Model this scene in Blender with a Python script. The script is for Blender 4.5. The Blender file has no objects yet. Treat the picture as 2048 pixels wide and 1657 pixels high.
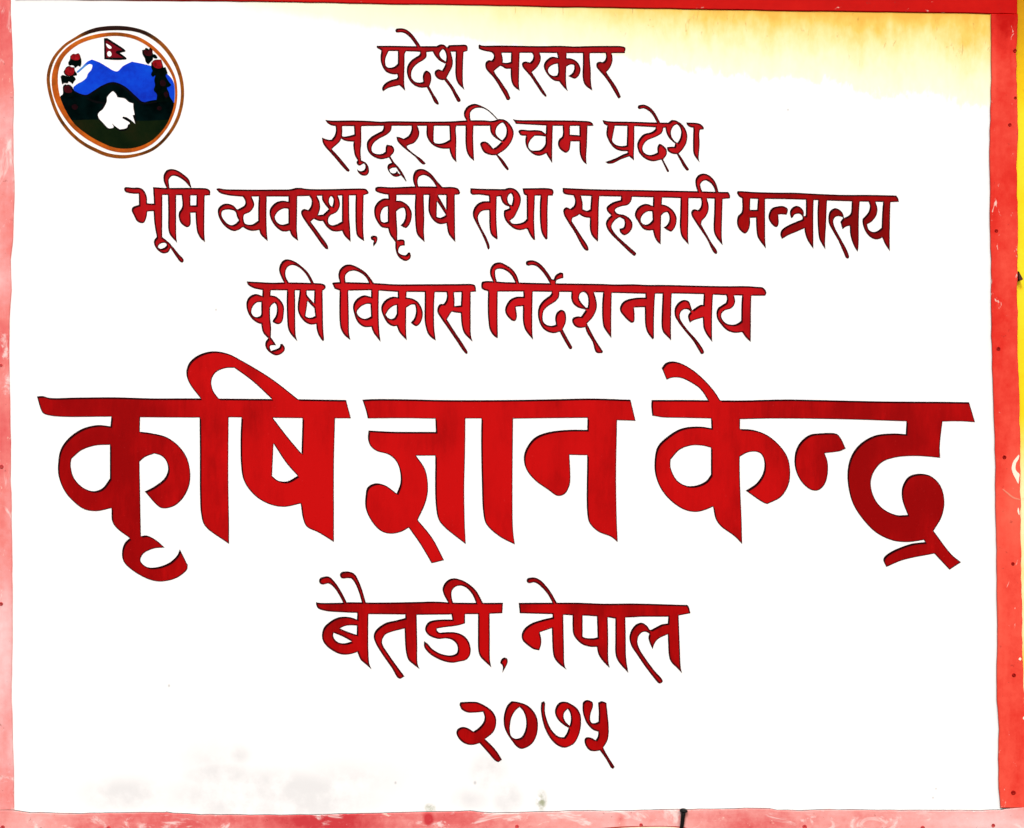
import bpy, math, random
import numpy as np
from mathutils import Vector
from mathutils.geometry import delaunay_2d_cdt

# ---------------------------------------------------------------- camera, sky, sun, exposure
S = 0.00075            # metres per photo pixel (photo is 2048 x 1657)
W, HT = 2048, 1657
BASE = 1.20            # height of the board's lower edge above the ground
DIST = 2.40            # camera distance from the painted face
scene = bpy.context.scene
cam_data = bpy.data.cameras.new("camera")
cam = bpy.data.objects.new("camera", cam_data)
scene.collection.objects.link(cam)
cam.location = (0.0, -DIST, BASE + HT * S / 2)
cam.rotation_euler = (math.radians(90), 0, 0)
cam_data.sensor_width = 36.0
cam_data.lens = 36.0 * DIST / (W * S)
cam_data.clip_start = 0.05
cam_data.clip_end = 200.0
scene.camera = cam

SUN_ELEV, SUN_AZ = math.radians(42), math.radians(-16)     # overcast brightness from the upper left, in front of the board
world = bpy.data.worlds.new("World")
scene.world = world
world.use_nodes = True
wn = world.node_tree
bg = wn.nodes["Background"]
sky = wn.nodes.new("ShaderNodeTexSky")
sky.sky_type = 'NISHITA'
sky.sun_disc = False
sky.sun_elevation = SUN_ELEV
sky.sun_rotation = math.radians(180) + SUN_AZ
sky.air_density = 1.0
sky.dust_density = 4.0
wn.links.new(sky.outputs[0], bg.inputs[0])
bg.inputs[1].default_value = 0.10

sd = bpy.data.lights.new("sun", 'SUN')
sd.energy = 1.5
sd.angle = math.radians(14)
sd.color = (1.0, 0.985, 0.965)
sun = bpy.data.objects.new("sun", sd)
scene.collection.objects.link(sun)
sdir = Vector((math.sin(SUN_AZ) * math.cos(SUN_ELEV), -math.cos(SUN_AZ) * math.cos(SUN_ELEV), math.sin(SUN_ELEV)))
sun.rotation_euler = sdir.to_track_quat('Z', 'Y').to_euler()
sun.location = sdir * 6

vs = scene.view_settings
scene.display_settings.display_device = 'sRGB'
vs.view_transform = 'Standard'
vs.look = 'None'
vs.exposure = 0.66
vs.gamma = 1.0
vs.use_curve_mapping = False
random.seed(7)

# ---------------------------------------------------------------- traced shapes -> meshes
def catmull(pts, corner, closed=True, n=5):
    """smooth curve through the points; corners stay sharp and two neighbouring corners give a straight edge"""
    out, m = [], len(pts)
    segs = m if closed else m - 1
    for i in range(segs):
        p1, p2 = pts[i], pts[(i + 1) % m]
        c1, c2 = corner[i], corner[(i + 1) % m]
        if c1 and c2:
            out.append(p1)
            continue
        p0 = pts[(i - 1) % m] if (closed or i > 0) else 2 * p1 - p2
        p3 = pts[(i + 2) % m] if (closed or i + 2 < m) else 2 * p2 - p1
        if c1: p0 = 2 * p1 - p2
        if c2: p3 = 2 * p2 - p1
        a = max(np.linalg.norm((p1 - p0)[:2]), 1e-6) ** .5
        b = max(np.linalg.norm((p2 - p1)[:2]), 1e-6) ** .5
        c = max(np.linalg.norm((p3 - p2)[:2]), 1e-6) ** .5
        m1 = b * ((p1 - p0) / a - (p2 - p0) / (a + b) + (p2 - p1) / b)
        m2 = b * ((p2 - p1) / b - (p3 - p1) / (b + c) + (p3 - p2) / c)
        for k in range(n):
            u = k / n
            u2, u3 = u * u, u * u * u
            out.append((2*u3 - 3*u2 + 1) * p1 + (u3 - 2*u2 + u) * m1 + (-2*u3 + 3*u2) * p2 + (u3 - u2) * m2)
    if not closed: out.append(pts[-1])
    return np.array(out)

def stroke_poly(c):
    """outline of a brush stroke with round ends; c = rows of x, y, width"""
    d = np.gradient(c[:, :2], axis=0)
    d /= np.linalg.norm(d, axis=1)[:, None] + 1e-9
    nrm = np.stack([-d[:, 1], d[:, 0]], 1)
    h = c[:, 2:3] / 2
    L, R = c[:, :2] + nrm * h, c[:, :2] - nrm * h
    def cap(i, s):
        a0 = math.atan2(nrm[i][1] * s, nrm[i][0] * s)
        return [c[i, :2] + h[i] * np.array([math.cos(a0 - math.pi * k / 6), math.sin(a0 - math.pi * k / 6)]) for k in range(1, 6)]
    return np.array(list(L) + cap(-1, 1) + list(R[::-1]) + cap(0, -1))

def parse(txt, n=5):
    """text -> list of (sign, polygon in photo pixels)"""
    ox = oy = 0.0
    k = 260 / 2048
    res = []
    for line in txt.strip().splitlines():
        f = line.split()
        if not f: continue
        if f[0] == 'O':
            ox, oy = float(f[1]), float(f[2])
            k = float(f[3]) if len(f) > 3 else 260 / 2048
            continue
        corner = [s.endswith('*') for s in f[1:]]
        p = np.array([[float(v) for v in s.rstrip('*').split(',')] for s in f[1:]])
        p[:, 0] = p[:, 0] * k + ox
        p[:, 1] = p[:, 1] * k + oy
        if f[0] == 'S':
            p[:, 2] *= k
            res.append((1, stroke_poly(catmull(p, corner, False, n))))
        elif f[0] == 'R':                                  # closed ring stroke
            p[:, 2] *= k
            q = catmull(p, corner, True, n)
            d = np.roll(q[:, :2], -1, 0) - np.roll(q[:, :2], 1, 0)
            d /= np.linalg.norm(d, axis=1)[:, None]
            nr = np.stack([-d[:, 1], d[:, 0]], 1) * q[:, 2:3] / 2
            a, b = q[:, :2] + nr, q[:, :2] - nr
            big, small = (a, b) if np.ptp(a[:, 0]) > np.ptp(b[:, 0]) else (b, a)
            res += [(1, big), (-1, small)]
        else:
            res.append((1 if f[0] == 'P' else -1, catmull(p, corner, True, n)))
    return res

def winding(pts, poly):
    lo, hi = poly.min(0), poly.max(0)
    m = np.nonzero((pts[:, 0] >= lo[0]) & (pts[:, 0] <= hi[0]) & (pts[:, 1] >= lo[1]) & (pts[:, 1] <= hi[1]))[0]
    out = np.zeros(len(pts), int)
    for c in range(0, len(m), 4000):
        out[m[c:c + 4000]] = _winding(pts[m[c:c + 4000]], poly)
    return out

def _winding(pts, poly):
    x, y = pts[:, 0][:, None], pts[:, 1][:, None]
    a, b = poly, np.roll(poly, -1, 0)
    cr = (b[:, 0] - a[:, 0]) * (y - a[:, 1]) - (b[:, 1] - a[:, 1]) * (x - a[:, 0])
    up = (a[:, 1] <= y) & (b[:, 1] > y) & (cr > 0)
    dn = (a[:, 1] > y) & (b[:, 1] <= y) & (cr < 0)
    return up.sum(1) - dn.sum(1)

def cdt(polys):
    vs_, es = [], []
    for p in polys:
        o = len(vs_)
        vs_ += [Vector((float(q[0]), float(q[1]))) for q in p]
        es += [(o + i, o + (i + 1) % len(p)) for i in range(len(p))]
    v, e, f, *_ = delaunay_2d_cdt(vs_, es, [], 0, 1e-4)
    v = np.array([(q.x, q.y) for q in v])
    f = np.array([t for t in f if len(t) == 3])
    return v, f

def inside(pts, shapes):
    pos = np.zeros(len(pts), bool)
    neg = np.zeros(len(pts), bool)
    for s, p in shapes:
        w = winding(pts, p) != 0
        if s > 0: pos |= w
        else: neg |= w
    return pos & ~neg

def boundary_loops(f):
    cnt = {}
    for t in f:
        for i in range(3):
            a, b = int(t[i]), int(t[(i + 1) % 3])
            cnt[(a, b)] = cnt.get((a, b), 0) + 1
    return [e for e in cnt if (e[1], e[0]) not in cnt]

def loops_of(edges):
    nxt = {}
    for a, b in edges: nxt.setdefault(a, []).append(b)
    loops = []
    while nxt:
        a = next(iter(nxt))
        loop = [a]
        while True:
            l = nxt.get(loop[-1])
            if not l: break
            b = l.pop()
            if not l: del nxt[loop[-1]]
            if b == a: break
            loop.append(b)
        if len(loop) > 2: loops.append(loop)
    return loops

def union(shapes):
    v, f = cdt([p for _, p in shapes])
    cen = v[f].mean(1)
    f = f[inside(cen, shapes)]
    # same winding for all
    ar = np.cross(v[f[:, 1]] - v[f[:, 0]], v[f[:, 2]] - v[f[:, 0]])
    f = f[np.abs(ar) > 1e-7]
    ar = ar[np.abs(ar) > 1e-7]
    f[ar < 0] = f[ar < 0][:, ::-1]
    return v, f

def inset_zones(loops, zones):
    """loops: clean outline. zones: list of lists of shifts. A point lies in zone k when it stays inside the outline under every shift."""
    polys = list(loops)
    for z in zones:
        for d in z: polys += [l + np.array(d) for l in loops]
    v, f = cdt(polys)
    cen = v[f].mean(1)
    def ins(shift):
        w = np.zeros(len(cen), int)
        for l in loops: w += winding(cen, l + np.array(shift))
        return w != 0
    base = ins((0, 0))
    idx = np.zeros(len(f), int)
    ok = base.copy()
    for k, z in enumerate(zones):
        for d in z: ok &= ins(d)
        idx[ok] = k + 1
    f, idx = f[base], idx[base]
    ar = np.cross(v[f[:, 1]] - v[f[:, 0]], v[f[:, 2]] - v[f[:, 0]])
    keep = np.abs(ar) > 1e-7
    f, idx, ar = f[keep], idx[keep], ar[keep]
    f[ar < 0] = f[ar < 0][:, ::-1]
    return v, f, idx

def loc(px, py, y=0.0):
    return ((px - W / 2) * S, y, (HT - py) * S)

def link(name, verts, faces, mats, parent=None, mat_idx=None):
    me = bpy.data.meshes.new(name)
    me.from_pydata(verts, [], faces)
    for m in mats: me.materials.append(m)
    if mat_idx is not None:
        me.polygons.foreach_set('material_index', mat_idx)
    me.update()
    o = bpy.data.objects.new(name, me)
    scene.collection.objects.link(o)
    if parent: o.parent = parent
    return o

def film(name, v, f, mats, parent, top, bottom=0.0, idx=None, off=(0, 0)):
    """a coat of paint: flat front face at depth -top plus its thin edge down to -bottom"""
    used = np.unique(f)
    remap = {int(u): i for i, u in enumerate(used)}
    n = len(used)
    verts = [loc(v[u][0], v[u][1], -top) for u in used] + [loc(v[u][0], v[u][1], -bottom) for u in used]
    # photo y runs down, so a positive area in pixels faces the viewer after the flip below
    faces = [tuple(remap[int(i)] for i in t[::-1]) for t in f]
    ids = list(idx) if idx is not None else [0] * len(faces)
    for a, b in boundary_loops(f):
        a, b = remap[a], remap[b]
        faces.append((a, b, b + n, a + n))
        ids.append(0)
    return link(name, verts, faces, mats, parent, ids)

def painted(name, txt, mats, parent, top, bottom=0.0, n=5):
    v, f = union(parse(txt, n))
    return film(name, v, f, mats, parent, top, bottom)

# ---------------------------------------------------------------- procedural materials
class G:
    """small node-graph builder working in photo-pixel coordinates of the board (object space)"""
    def __init__(s, name):
        s.m = bpy.data.materials.new(name)
        s.m.use_nodes = True
        s.t = s.m.node_tree
        s.b = s.t.nodes["Principled BSDF"]
        tc = s.t.nodes.new("ShaderNodeTexCoord")
        s.obj = tc.outputs["Object"]
        sx = s.t.nodes.new("ShaderNodeSeparateXYZ")
        s.t.links.new(s.obj, sx.inputs[0])
        s.px = s.op('ADD', s.op('DIVIDE', sx.outputs[0], S), W / 2)
        s.py = s.op('SUBTRACT', HT, s.op('DIVIDE', sx.outputs[2], S))
    def put(s, sock, v):
        if hasattr(v, 'is_output'): s.t.links.new(v, sock)
        elif isinstance(v, (tuple, list)): sock.default_value = (*v, 1.0) if len(v) == 3 and len(sock.default_value) == 4 else v
        else: sock.default_value = v
    def op(s, kind, a, b=0.0, clamp=False):
        n = s.t.nodes.new("ShaderNodeMath")
        n.operation = kind
        n.use_clamp = clamp
        s.put(n.inputs[0], a)
        s.put(n.inputs[1], b)
        return n.outputs[0]
    def step(s, a, b, x):
        n = s.t.nodes.new("ShaderNodeMapRange")
        n.interpolation_type = 'SMOOTHSTEP'
        s.put(n.inputs[0], x)
        n.inputs[1].default_value, n.inputs[2].default_value = a, b
        return n.outputs[0]
    def noise(s, scale, detail=4, rough=0.55, stretch=(1, 1, 1), seed=0.0, dist=0.0):
        mp = s.t.nodes.new("ShaderNodeMapping")
        s.t.links.new(s.obj, mp.inputs[0])
        mp.inputs['Location'].default_value = (seed, seed * 1.7, seed * .6)
        mp.inputs['Scale'].default_value = stretch
        n = s.t.nodes.new("ShaderNodeTexNoise")
        s.t.links.new(mp.outputs[0], n.inputs['Vector'])
        n.inputs['Scale'].default_value = scale
        n.inputs['Detail'].default_value = detail
        n.inputs['Roughness'].default_value = rough
        n.inputs['Distortion'].default_value = dist
        return n.outputs[0]
    def blob(s, cx, cy, rx, ry):
        a = s.op('POWER', s.op('DIVIDE', s.op('SUBTRACT', s.px, cx), rx), 2.0)
        b = s.op('POWER', s.op('DIVIDE', s.op('SUBTRACT', s.py, cy), ry), 2.0)
        return s.op('SUBTRACT', 1.0, s.op('SQRT', s.op('ADD', a, b)), True)
    def mix(s, f, a, b):
        n = s.t.nodes.new("ShaderNodeMix")
        n.data_type = 'RGBA'
        s.put(n.inputs[0], f)
        s.put(n.inputs[6], a)
        s.put(n.inputs[7], b)
        return n.outputs[2]
    def ramp(s, f, stops):
        n = s.t.nodes.new("ShaderNodeValToRGB")
        cr = n.color_ramp
        while len(cr.elements) < len(stops): cr.elements.new(0.5)
        for e, (p, c) in zip(cr.elements, stops):
            e.position = p
            e.color = (*c, 1)
        s.put(n.inputs[0], f)
        return n.outputs[0]
    def bump(s, h, strength=0.2, dist=0.001):
        n = s.t.nodes.new("ShaderNodeBump")
        n.inputs['Strength'].default_value = strength
        n.inputs['Distance'].default_value = dist
        s.t.links.new(h, n.inputs['Height'])
        s.t.links.new(n.outputs[0], s.b.inputs['Normal'])
    def done(s, col, rough=0.5, spec=0.3):
        s.put(s.b.inputs['Base Color'], col)
        s.put(s.b.inputs['Roughness'], rough)
        s.b.inputs['Specular IOR Level'].default_value = spec
        return s.m
# Hand-traced brush lettering. O = tracing origin (photo px) and optional scale, P = painted outline,
# N = unpainted hole, S = brush stroke (x,y,width); * marks a sharp corner.
WORDS = []
def word(label, txt): WORDS.append((label, txt))

word("first line, left word", """
O 740 40
P 105,410* 330,410 700,416 1050,415* 1108,388 1165,395 1215,435* 1240,400* 1390,395 1515,398 1538,425 1535,490* 1475,508* 1270,500* 1200,520* 985,500* 890,508* 570,495* 190,490* 150,465 110,440
S 432,170,66 490,166,64 560,183,64 640,245,60 700,320,56 765,415,56
P 180,480* 165,600 185,710 250,815 340,855 430,858* 440,690* 380,740 300,755 255,730 240,660 250,590 300,480*
P 440,480* 438,700* 430,860* 437,895 415,935* 455,1030* 475,1040* 555,1118* 540,1000 545,700 545,540* 570,490*
P 440,925* 330,950 230,1010 190,1080 205,1128* 290,1075 460,1032*
P 790,495* 780,550 720,590 640,650 590,730 580,820 600,910 650,990 720,1045 800,1068 895,1065* 940,1035* 965,950 960,860 930,820 885,800 850,830 830,900 840,975* 790,990 710,975 660,920 650,840 680,760 750,690 840,635 890,580 890,500*
S 905,1040,42 985,1185,46 1040,1285,58 1068,1320,36
P 985,495* 1020,560 1090,640 1180,690* 1205,660* 1200,560 1150,465* 1050,440*
P 1140,430* 1180,490 1200,560 1195,650 1180,720 1135,800* 1075,780 1025,810 1020,860 1060,920 1130,950 1185,945* 1205,915* 1250,830 1295,740 1305,640 1280,530 1270,480*
N 1150,465 1110,500 1095,545 1120,600 1192,657* 1203,580 1180,495
S 1190,935,48 1290,1070,50 1350,1180,54 1398,1265,62
P 1350,500* 1345,700 1350,900 1385,1000 1490,1105* 1468,1030 1465,700 1475,500*
""")
word("first line, right word", """
O 1000 40
P -336,395* -318,392 -290,405 0,405 400,412 700,415 950,410 1150,420 1400,415 1700,412 1920,418 1975,440 1965,525* 1760,525* 1050,525* 600,520* 0,520* -140,510* -280,480 -335,450
P -140,505* -98,555 -105,605 -130,642* -190,640 -230,685 -225,760 -180,825 -110,900 -60,970 0,1070 70,1190 105,1260* 140,1265 165,1235* 120,1130 60,1040 0,950 -60,870 -95,805* -30,750 40,700* 45,620 25,520*
P 0,680* 50,675* 100,680 180,660* 180,770* 90,770 30,735 -20,720*
P 175,510* 170,700 170,900 190,1000 230,1060 310,1120* 300,1050 305,700 310,515*
P 500,515* 525,570 510,630 470,675* 400,658 350,680 355,740 400,800 480,890 560,1010 670,1170 725,1220* 735,1190* 660,1070 560,920 500,825* 590,740 640,640 640,570 620,515*
P 895,520* 910,580 915,700 915,860 930,970* 1000,1060 1070,1125* 1050,1060 1040,900 1045,740 1050,520*
P 912,598* 820,583 750,620 700,680 690,740 720,820 790,910 860,960 935,970* 960,780*
N 908,690* 840,705 775,750 757,800 790,860 850,885 900,875* 917,820
P 1035,605* 1120,610 1200,650 1250,710 1270,790 1240,880 1190,925 1160,925 1075,885* 1130,850 1165,790 1170,740 1165,710* 1110,705 1035,742*
P 1305,515* 1305,700 1300,880 1320,990 1360,1050 1455,1115* 1435,1000 1430,800 1415,600 1415,515*
P 1660,515* 1670,580 1650,640 1615,670* 1570,660 1525,680 1520,740 1580,820 1650,900 1740,1030 1840,1200 1870,1240 1905,1215* 1850,1090 1780,980 1710,880 1675,825* 1730,760 1770,660 1770,570 1755,515*
""")
word("second line, long word", """
O 640 200
P 85,318* 180,328 500,325 750,332 960,345 1100,338 1500,342 2050,340 2300,325 2600,325 2720,340* 2690,410* 2048,410* 1100,410* 600,415* 250,415* 170,400 110,360
P 245,405* 250,480 230,560 180,630* 140,630 80,615 30,595* 45,680 90,750 170,840 250,930 350,1050 420,1120 450,1135* 470,1110* 400,1020 300,900 185,775* 240,725 310,660 335,610* 350,550 350,405*
P 330,565* 380,580 450,570 545,545* 560,660* 450,655 380,640 320,600*
P 535,405* 540,600 525,700 530,780 555,890 600,960* 650,955* 640,800 650,700 650,430* 665,405*
P 590,955* 575,990 600,1030 630,1035 690,1005 715,1040 700,1100 650,1125 610,1115 582,1085* 600,1140 660,1190 735,1188 770,1140 765,1060 720,990 650,955*
P 1005,405* 985,480 900,530 800,590 745,660 738,740 770,830 850,900 950,935 1020,928 1085,910* 1115,885* 1165,820 1165,760 1130,720* 1050,708* 1035,740* 1030,820* 980,850 900,855 830,825 812,770 840,690 920,620 1050,550 1120,480 1130,405*
S 1100,905,30 1160,1000,32 1220,1065,35 1290,1170,40 1358,1280,14
P 1150,985* 1075,1020 1060,1070 1090,1140 1150,1200 1200,1215 1290,1185* 1240,1160 1215,1120* 1190,1150 1150,1160 1110,1140 1095,1100* 1130,1075 1230,1065*
P 1440,405* 1440,470 1400,560 1320,615* 1270,595 1205,580* 1215,640 1270,710 1400,820 1500,900 1600,1005 1640,1020 1665,1000* 1600,935 1480,850 1380,765* 1370,730 1400,710 1480,680 1550,590 1565,510 1535,405*
P 1680,405* 1680,560 1720,650 1790,720 1900,765 2045,770* 2060,620* 1950,678 1850,690 1800,670 1790,600 1798,405*
P 2035,400* 2045,600 2040,780 2060,860 2095,930 2152,985* 2145,900 2148,600 2140,440 2155,400*
O 900 200
P 245,400* 245,700 265,820 300,890 380,965* 375,850 365,600 370,395*
P 260,330* 220,250 225,180 270,110 340,72 400,65 480,90 600,155 680,225 760,310* 730,300* 640,210 560,150 470,125 380,140 325,190 315,250 330,335*
P 620,335* 700,325 780,303 870,320 950,390 1000,490 1000,560 960,670 870,780 750,860* 730,872* 640,870 540,830 490,750 475,690 510,660 560,660 610,690 680,770* 740,730 800,670* 810,660* 700,590 640,510 628,400*
N 830,360 760,400 725,460 725,540 760,590 822,640* 870,580 890,500 880,430
S 735,865,24 800,940,44 860,1025,50 908,1090,38
P 990,305* 1050,318 1400,322 2048,330 2210,345 2245,370 2262,410* 2170,412* 1630,410* 1510,405* 1040,380*
P 1075,500* 1095,475 1250,480 1350,478 1440,490 1515,545* 1500,580* 1430,568 1200,568* 1110,555
P 1200,560* 1185,640 1205,740 1265,820 1340,870 1410,882 1480,860 1525,835* 1510,660* 1490,720 1430,785 1350,800 1280,795 1240,750 1240,690 1280,620 1340,560*
P 1515,400* 1505,560* 1505,680 1510,835* 1540,890 1610,1000* 1610,850 1615,600 1620,400*
P 1775,400* 1770,570 1720,620 1700,680 1720,760 1780,815 1830,835 1880,790 1895,720 1900,655* 2050,655* 2050,560* 1890,550* 1890,400*
O 1160 200
P -12,400* -10,600 -8,800 5,880 50,970 105,1020* 98,900 110,700 118,400*
""")
word("second line, short word", """
O 1160 200
P 355,320* 450,338 800,345 1200,358 1390,360* 1450,318 1500,335* 1520,390* 1460,440* 1310,440* 860,415* 420,405* 375,375
S 940,115,62 1000,105,58 1080,140,58 1150,205,50 1238,360,46
P 430,400* 415,540 440,620 500,720 560,775 640,805 740,810* 745,715* 650,730 560,705 510,650 520,560 550,410*
P 745,405* 735,700* 740,805* 755,825* 720,850* 780,895* 850,955* 848,870 855,700 857,410*
P 755,835* 680,860 560,920 400,980* 440,1005 520,1000 640,940 780,890*
P 1190,420* 1185,460 1120,510 1000,545 920,640 900,710 925,820 990,900 1080,955 1160,968 1270,945* 1310,940* 1365,860 1365,790 1330,740 1255,695 1220,740 1220,830* 1170,855 1090,870 1020,840 985,780 1000,710 1060,640 1200,580 1290,520 1315,435*
S 1295,940,26 1340,1030,30 1385,1120,36
P 1345,435* 1360,520 1410,610 1500,690* 1485,740* 1430,740 1370,745* 1380,800 1430,840 1490,855 1545,855* 1610,790 1670,690 1692,580 1670,480 1610,390 1540,340 1480,320 1390,360*
N 1525,388 1470,420 1435,490 1440,570 1480,640 1530,680* 1570,620 1592,520 1575,440
S 1545,860,32 1600,950,44 1650,1040,50 1692,1095,46
P 1675,358* 1830,365 1900,385 1950,440 1945,465* 1890,470* 1880,520 1885,700 1870,930 1885,985* 1830,920 1790,850 1780,740 1785,440* 1730,430 1685,390
""")
word("third line, first word", """
O 240 335
P 65,330* 85,313 200,322 290,320 350,340 400,400 425,480 425,565* 480,572 540,570* 545,690* 430,695* 415,790 380,870 340,880 270,850 220,760 185,680 200,630 300,590* 295,415* 200,415 90,390 70,365
P 520,312* 600,318 735,325 1130,325 1385,340 1420,375 1420,440* 1335,445* 1000,440* 660,435* 530,440*
P 525,400* 535,570 530,700 545,900 580,1100* 665,1110* 668,430*
P 580,1095* 535,1160 550,1240 600,1310 660,1350 710,1355 760,1335 790,1290* 800,1250* 800,1215 730,1150 660,1095*
N 670,1190 615,1220 600,1255 630,1282 680,1275 735,1230 725,1198
P 665,1105* 740,1160 830,1250 920,1360 1005,1460 985,1500 950,1490 880,1400 800,1280 740,1200
P 755,430* 760,700 765,1000 800,1080 900,1190* 888,1100 885,700 885,430*
P 970,430* 980,620 930,710 925,780 960,880 1060,945 1105,910 1115,840 1110,715* 1210,715* 1215,600* 1110,600* 1110,430*
P 1205,430* 1200,600 1190,720 1205,950 1220,1030 1270,1120 1340,1180* 1330,1050 1330,700 1335,430*
P 735,330* 690,220 690,120 740,45 820,28 900,48 1000,110 1085,190 1110,260 1130,335* 1100,310 1020,220 900,145 820,135 770,190 770,250 780,330*
""")
word("third line, second word with a comma", """
O 500 335
P -533,345* -500,330 -400,345 -150,350 0,352 400,350 640,345 720,325 800,325 900,340 1200,345 1780,335 1830,345 1870,405 1790,440* 1000,450* 600,460* 200,460* -150,460* -350,440 -480,400
P -118,455* -73,540 -88,600 -198,665* -208,660 -258,605 -368,572 -448,595 -503,660 -498,760 -438,880 -348,965 -253,1005 -178,985 -113,940* -58,975 20,1000 80,1000 150,985* 150,830* 110,855 50,895 -10,905 -78,885 -103,800 -90,745 -10,710 45,650 68,580 20,450*
N -448,740 -435,690 -380,668 -310,668 -230,700 -205,780 -175,835* -230,890 -290,912 -350,890 -430,800
P 140,450* 130,600 130,840 145,990* 170,1060 280,1165* 265,1000 260,700 265,450*
P 605,450* 605,540* 500,527 400,560 320,650 308,720 340,840 420,950 500,1005 560,1012 625,1000* 660,1080 760,1160* 740,1000 742,700 745,450*
N 605,655* 540,648 450,690 395,770 400,820 450,885 510,905 605,880*
P 930,445* 970,520 960,610 920,675* 850,658 808,690 812,750 870,850 1000,1030 1150,1240 1200,1287 1235,1290* 1225,1235 1120,1080 955,855* 1005,812* 1085,845 1150,845* 1230,770 1140,745* 1070,755* 1105,640 1095,540 1050,445*
P 1135,440* 1140,520 1240,660* 1140,755* 1120,800* 1150,850* 1210,940 1290,1000 1360,1012 1455,1000* 1455,850* 1370,895 1290,915 1240,880 1232,820 1265,760 1370,700 1415,600 1410,520 1380,440*
N 1275,455 1245,510 1255,580 1290,618 1310,570 1310,490
P 1450,435* 1448,850* 1450,1000* 1490,1080 1585,1175* 1580,1000 1565,800 1562,435*
P 1665,430* 1660,600 1668,980 1690,1080 1800,1165* 1785,1000 1790,430*
P 1900,1100* 1930,1078 1990,1085 2008,1110 1995,1180 1945,1250* 1940,1200 1950,1160 1910,1135
""")
word("third line, word after the comma", """
O 740 335
P 80,340 100,312 350,315 720,300 1050,305 1150,312 1290,310 1385,335 1420,400 1400,430* 1200,435* 420,435* 280,430 150,405 90,375
P 710,310* 680,220 680,130 720,50 800,25 880,45 970,110 1050,210 1150,320* 1045,310* 1000,230 920,150 840,122 770,155 750,230 765,310*
P 285,425* 290,492* 210,493 130,540 72,630 72,760 115,860 180,940 230,955 285,960* 310,1050 350,1110 430,1150* 430,1000 415,700 420,425*
N 280,615* 220,635 180,690 165,770 180,850 220,870 280,855*
P 410,525* 500,535 600,600 655,700 655,800 620,900 570,955 540,950 480,915* 530,860 560,760 550,670 530,635* 470,650 405,700*
P 350,1110* 400,1180* 400,1280 430,1380 480,1440 560,1475 620,1450 645,1400 630,1340* 600,1345 570,1380 510,1380 450,1340 450,1290 480,1240 550,1230* 540,1150 490,1135 430,1145*
P 715,425* 705,600 720,950 745,1060 860,1180* 850,1000 855,800 845,425*
P 930,425* 920,600 925,700 970,800 1040,870 1110,895 1205,880* 1225,1010 1250,1070 1345,1180* 1340,1000 1335,425*
N 1055,535* 1050,780* 1110,795 1195,750*
N 1070,437* 1200,437* 1200,665*
""")
word("third line, fourth word", """
O 930 335
P 85,330* 250,338 500,342 620,342 680,325 770,335 840,390 880,480 870,580 820,700 770,790 705,840* 750,885 850,885 930,855 975,810* 985,960* 870,990 780,970 700,910 640,840 610,750 615,680* 700,640 690,615* 640,600 590,550 555,455* 500,460* 370,450* 220,430 110,430 85,400
N 720,410 680,450 670,510 700,580 735,595* 755,500 745,440
P 375,440* 380,535* 270,540 180,590 130,680 125,770 170,870 250,1020 330,1200 365,1295 390,1265 340,1110 260,960 215,850 205,780 240,710 300,680 380,675* 390,980 420,1070 505,1140* 515,1120* 505,1000 495,800 500,450*
P 905,332* 1030,330 1370,343 1395,385 1380,447* 970,445* 930,425
P 970,440* 972,810* 960,960 985,980* 1020,1060 1080,1140 1105,1145* 1095,1000 1090,800 1102,440*
P 1190,440* 1178,600 1190,950 1220,1060 1280,1140 1300,1120* 1302,900 1300,700 1310,440*
""")
word("third line, fifth word", """
O 1110 335
P 120,325* 600,345 1400,360 2048,372 2242,377 2560,387 2730,390* 2757,440 2757,488* 2640,500* 2412,490* 1972,485* 1200,465* 700,455* 300,445* 150,420 125,395
P 290,440* 315,520 300,600 240,655* 180,630 135,660 135,730 190,840 300,1010 460,1290 510,1315 530,1300* 520,1250 400,1060 265,850* 275,800 340,770 385,740* 450,780 560,800* 560,660* 500,685 435,660* 435,560 410,450*
P 570,450* 555,660 550,800 550,970 570,1050 600,1100 670,1170* 680,1150* 685,900 690,600 700,450*
P 1040,455* 1035,515* 930,545 850,590 810,640 830,700 885,755* 830,810 800,880 820,960 880,1050 1000,1170 1210,1370 1250,1395 1280,1360 1200,1280 1000,1100 930,1020 890,940 910,880 960,820 1020,785* 1085,825 1095,900 1075,950 1015,970* 1025,1020 1085,1070 1150,1045 1210,970 1220,880 1180,810 1100,755 980,725 945,680 960,650 1040,615 1150,590 1200,530 1215,455*
P 1545,460* 1540,610* 1480,585 1410,578 1320,620 1265,700 1260,770 1310,860 1390,970 1460,995 1540,990* 1570,1100 1610,1170 1665,1215* 1668,1000 1675,700 1690,460*
N 1530,695* 1470,693 1390,740 1350,820 1370,880 1430,905 1490,880 1538,830*
P 1670,580* 1770,610 1860,680 1910,770 1915,860 1880,960 1830,1012 1790,1000 1710,950* 1770,900 1800,830 1795,750 1770,705* 1720,715 1670,765*
O 1340 335
P 165,470* 160,700 155,950 180,1080 230,1150 295,1220* 285,1100 290,800 292,475*
P 480,480* 495,550 480,630 440,675* 380,660 340,690 338,750 400,860 480,980 580,1130 690,1345 730,1365 745,1330 650,1180 490,900* 500,850 560,780 600,700 610,610 580,480*
P 700,480* 695,700 690,1000 720,1090 830,1230* 815,1100 820,800 830,480*
P 435,380* 405,290 405,180 460,115 540,100 620,130 700,210 745,310 765,395* 715,390* 690,320 640,250 550,205 480,260 490,330 510,390*
""")
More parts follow.
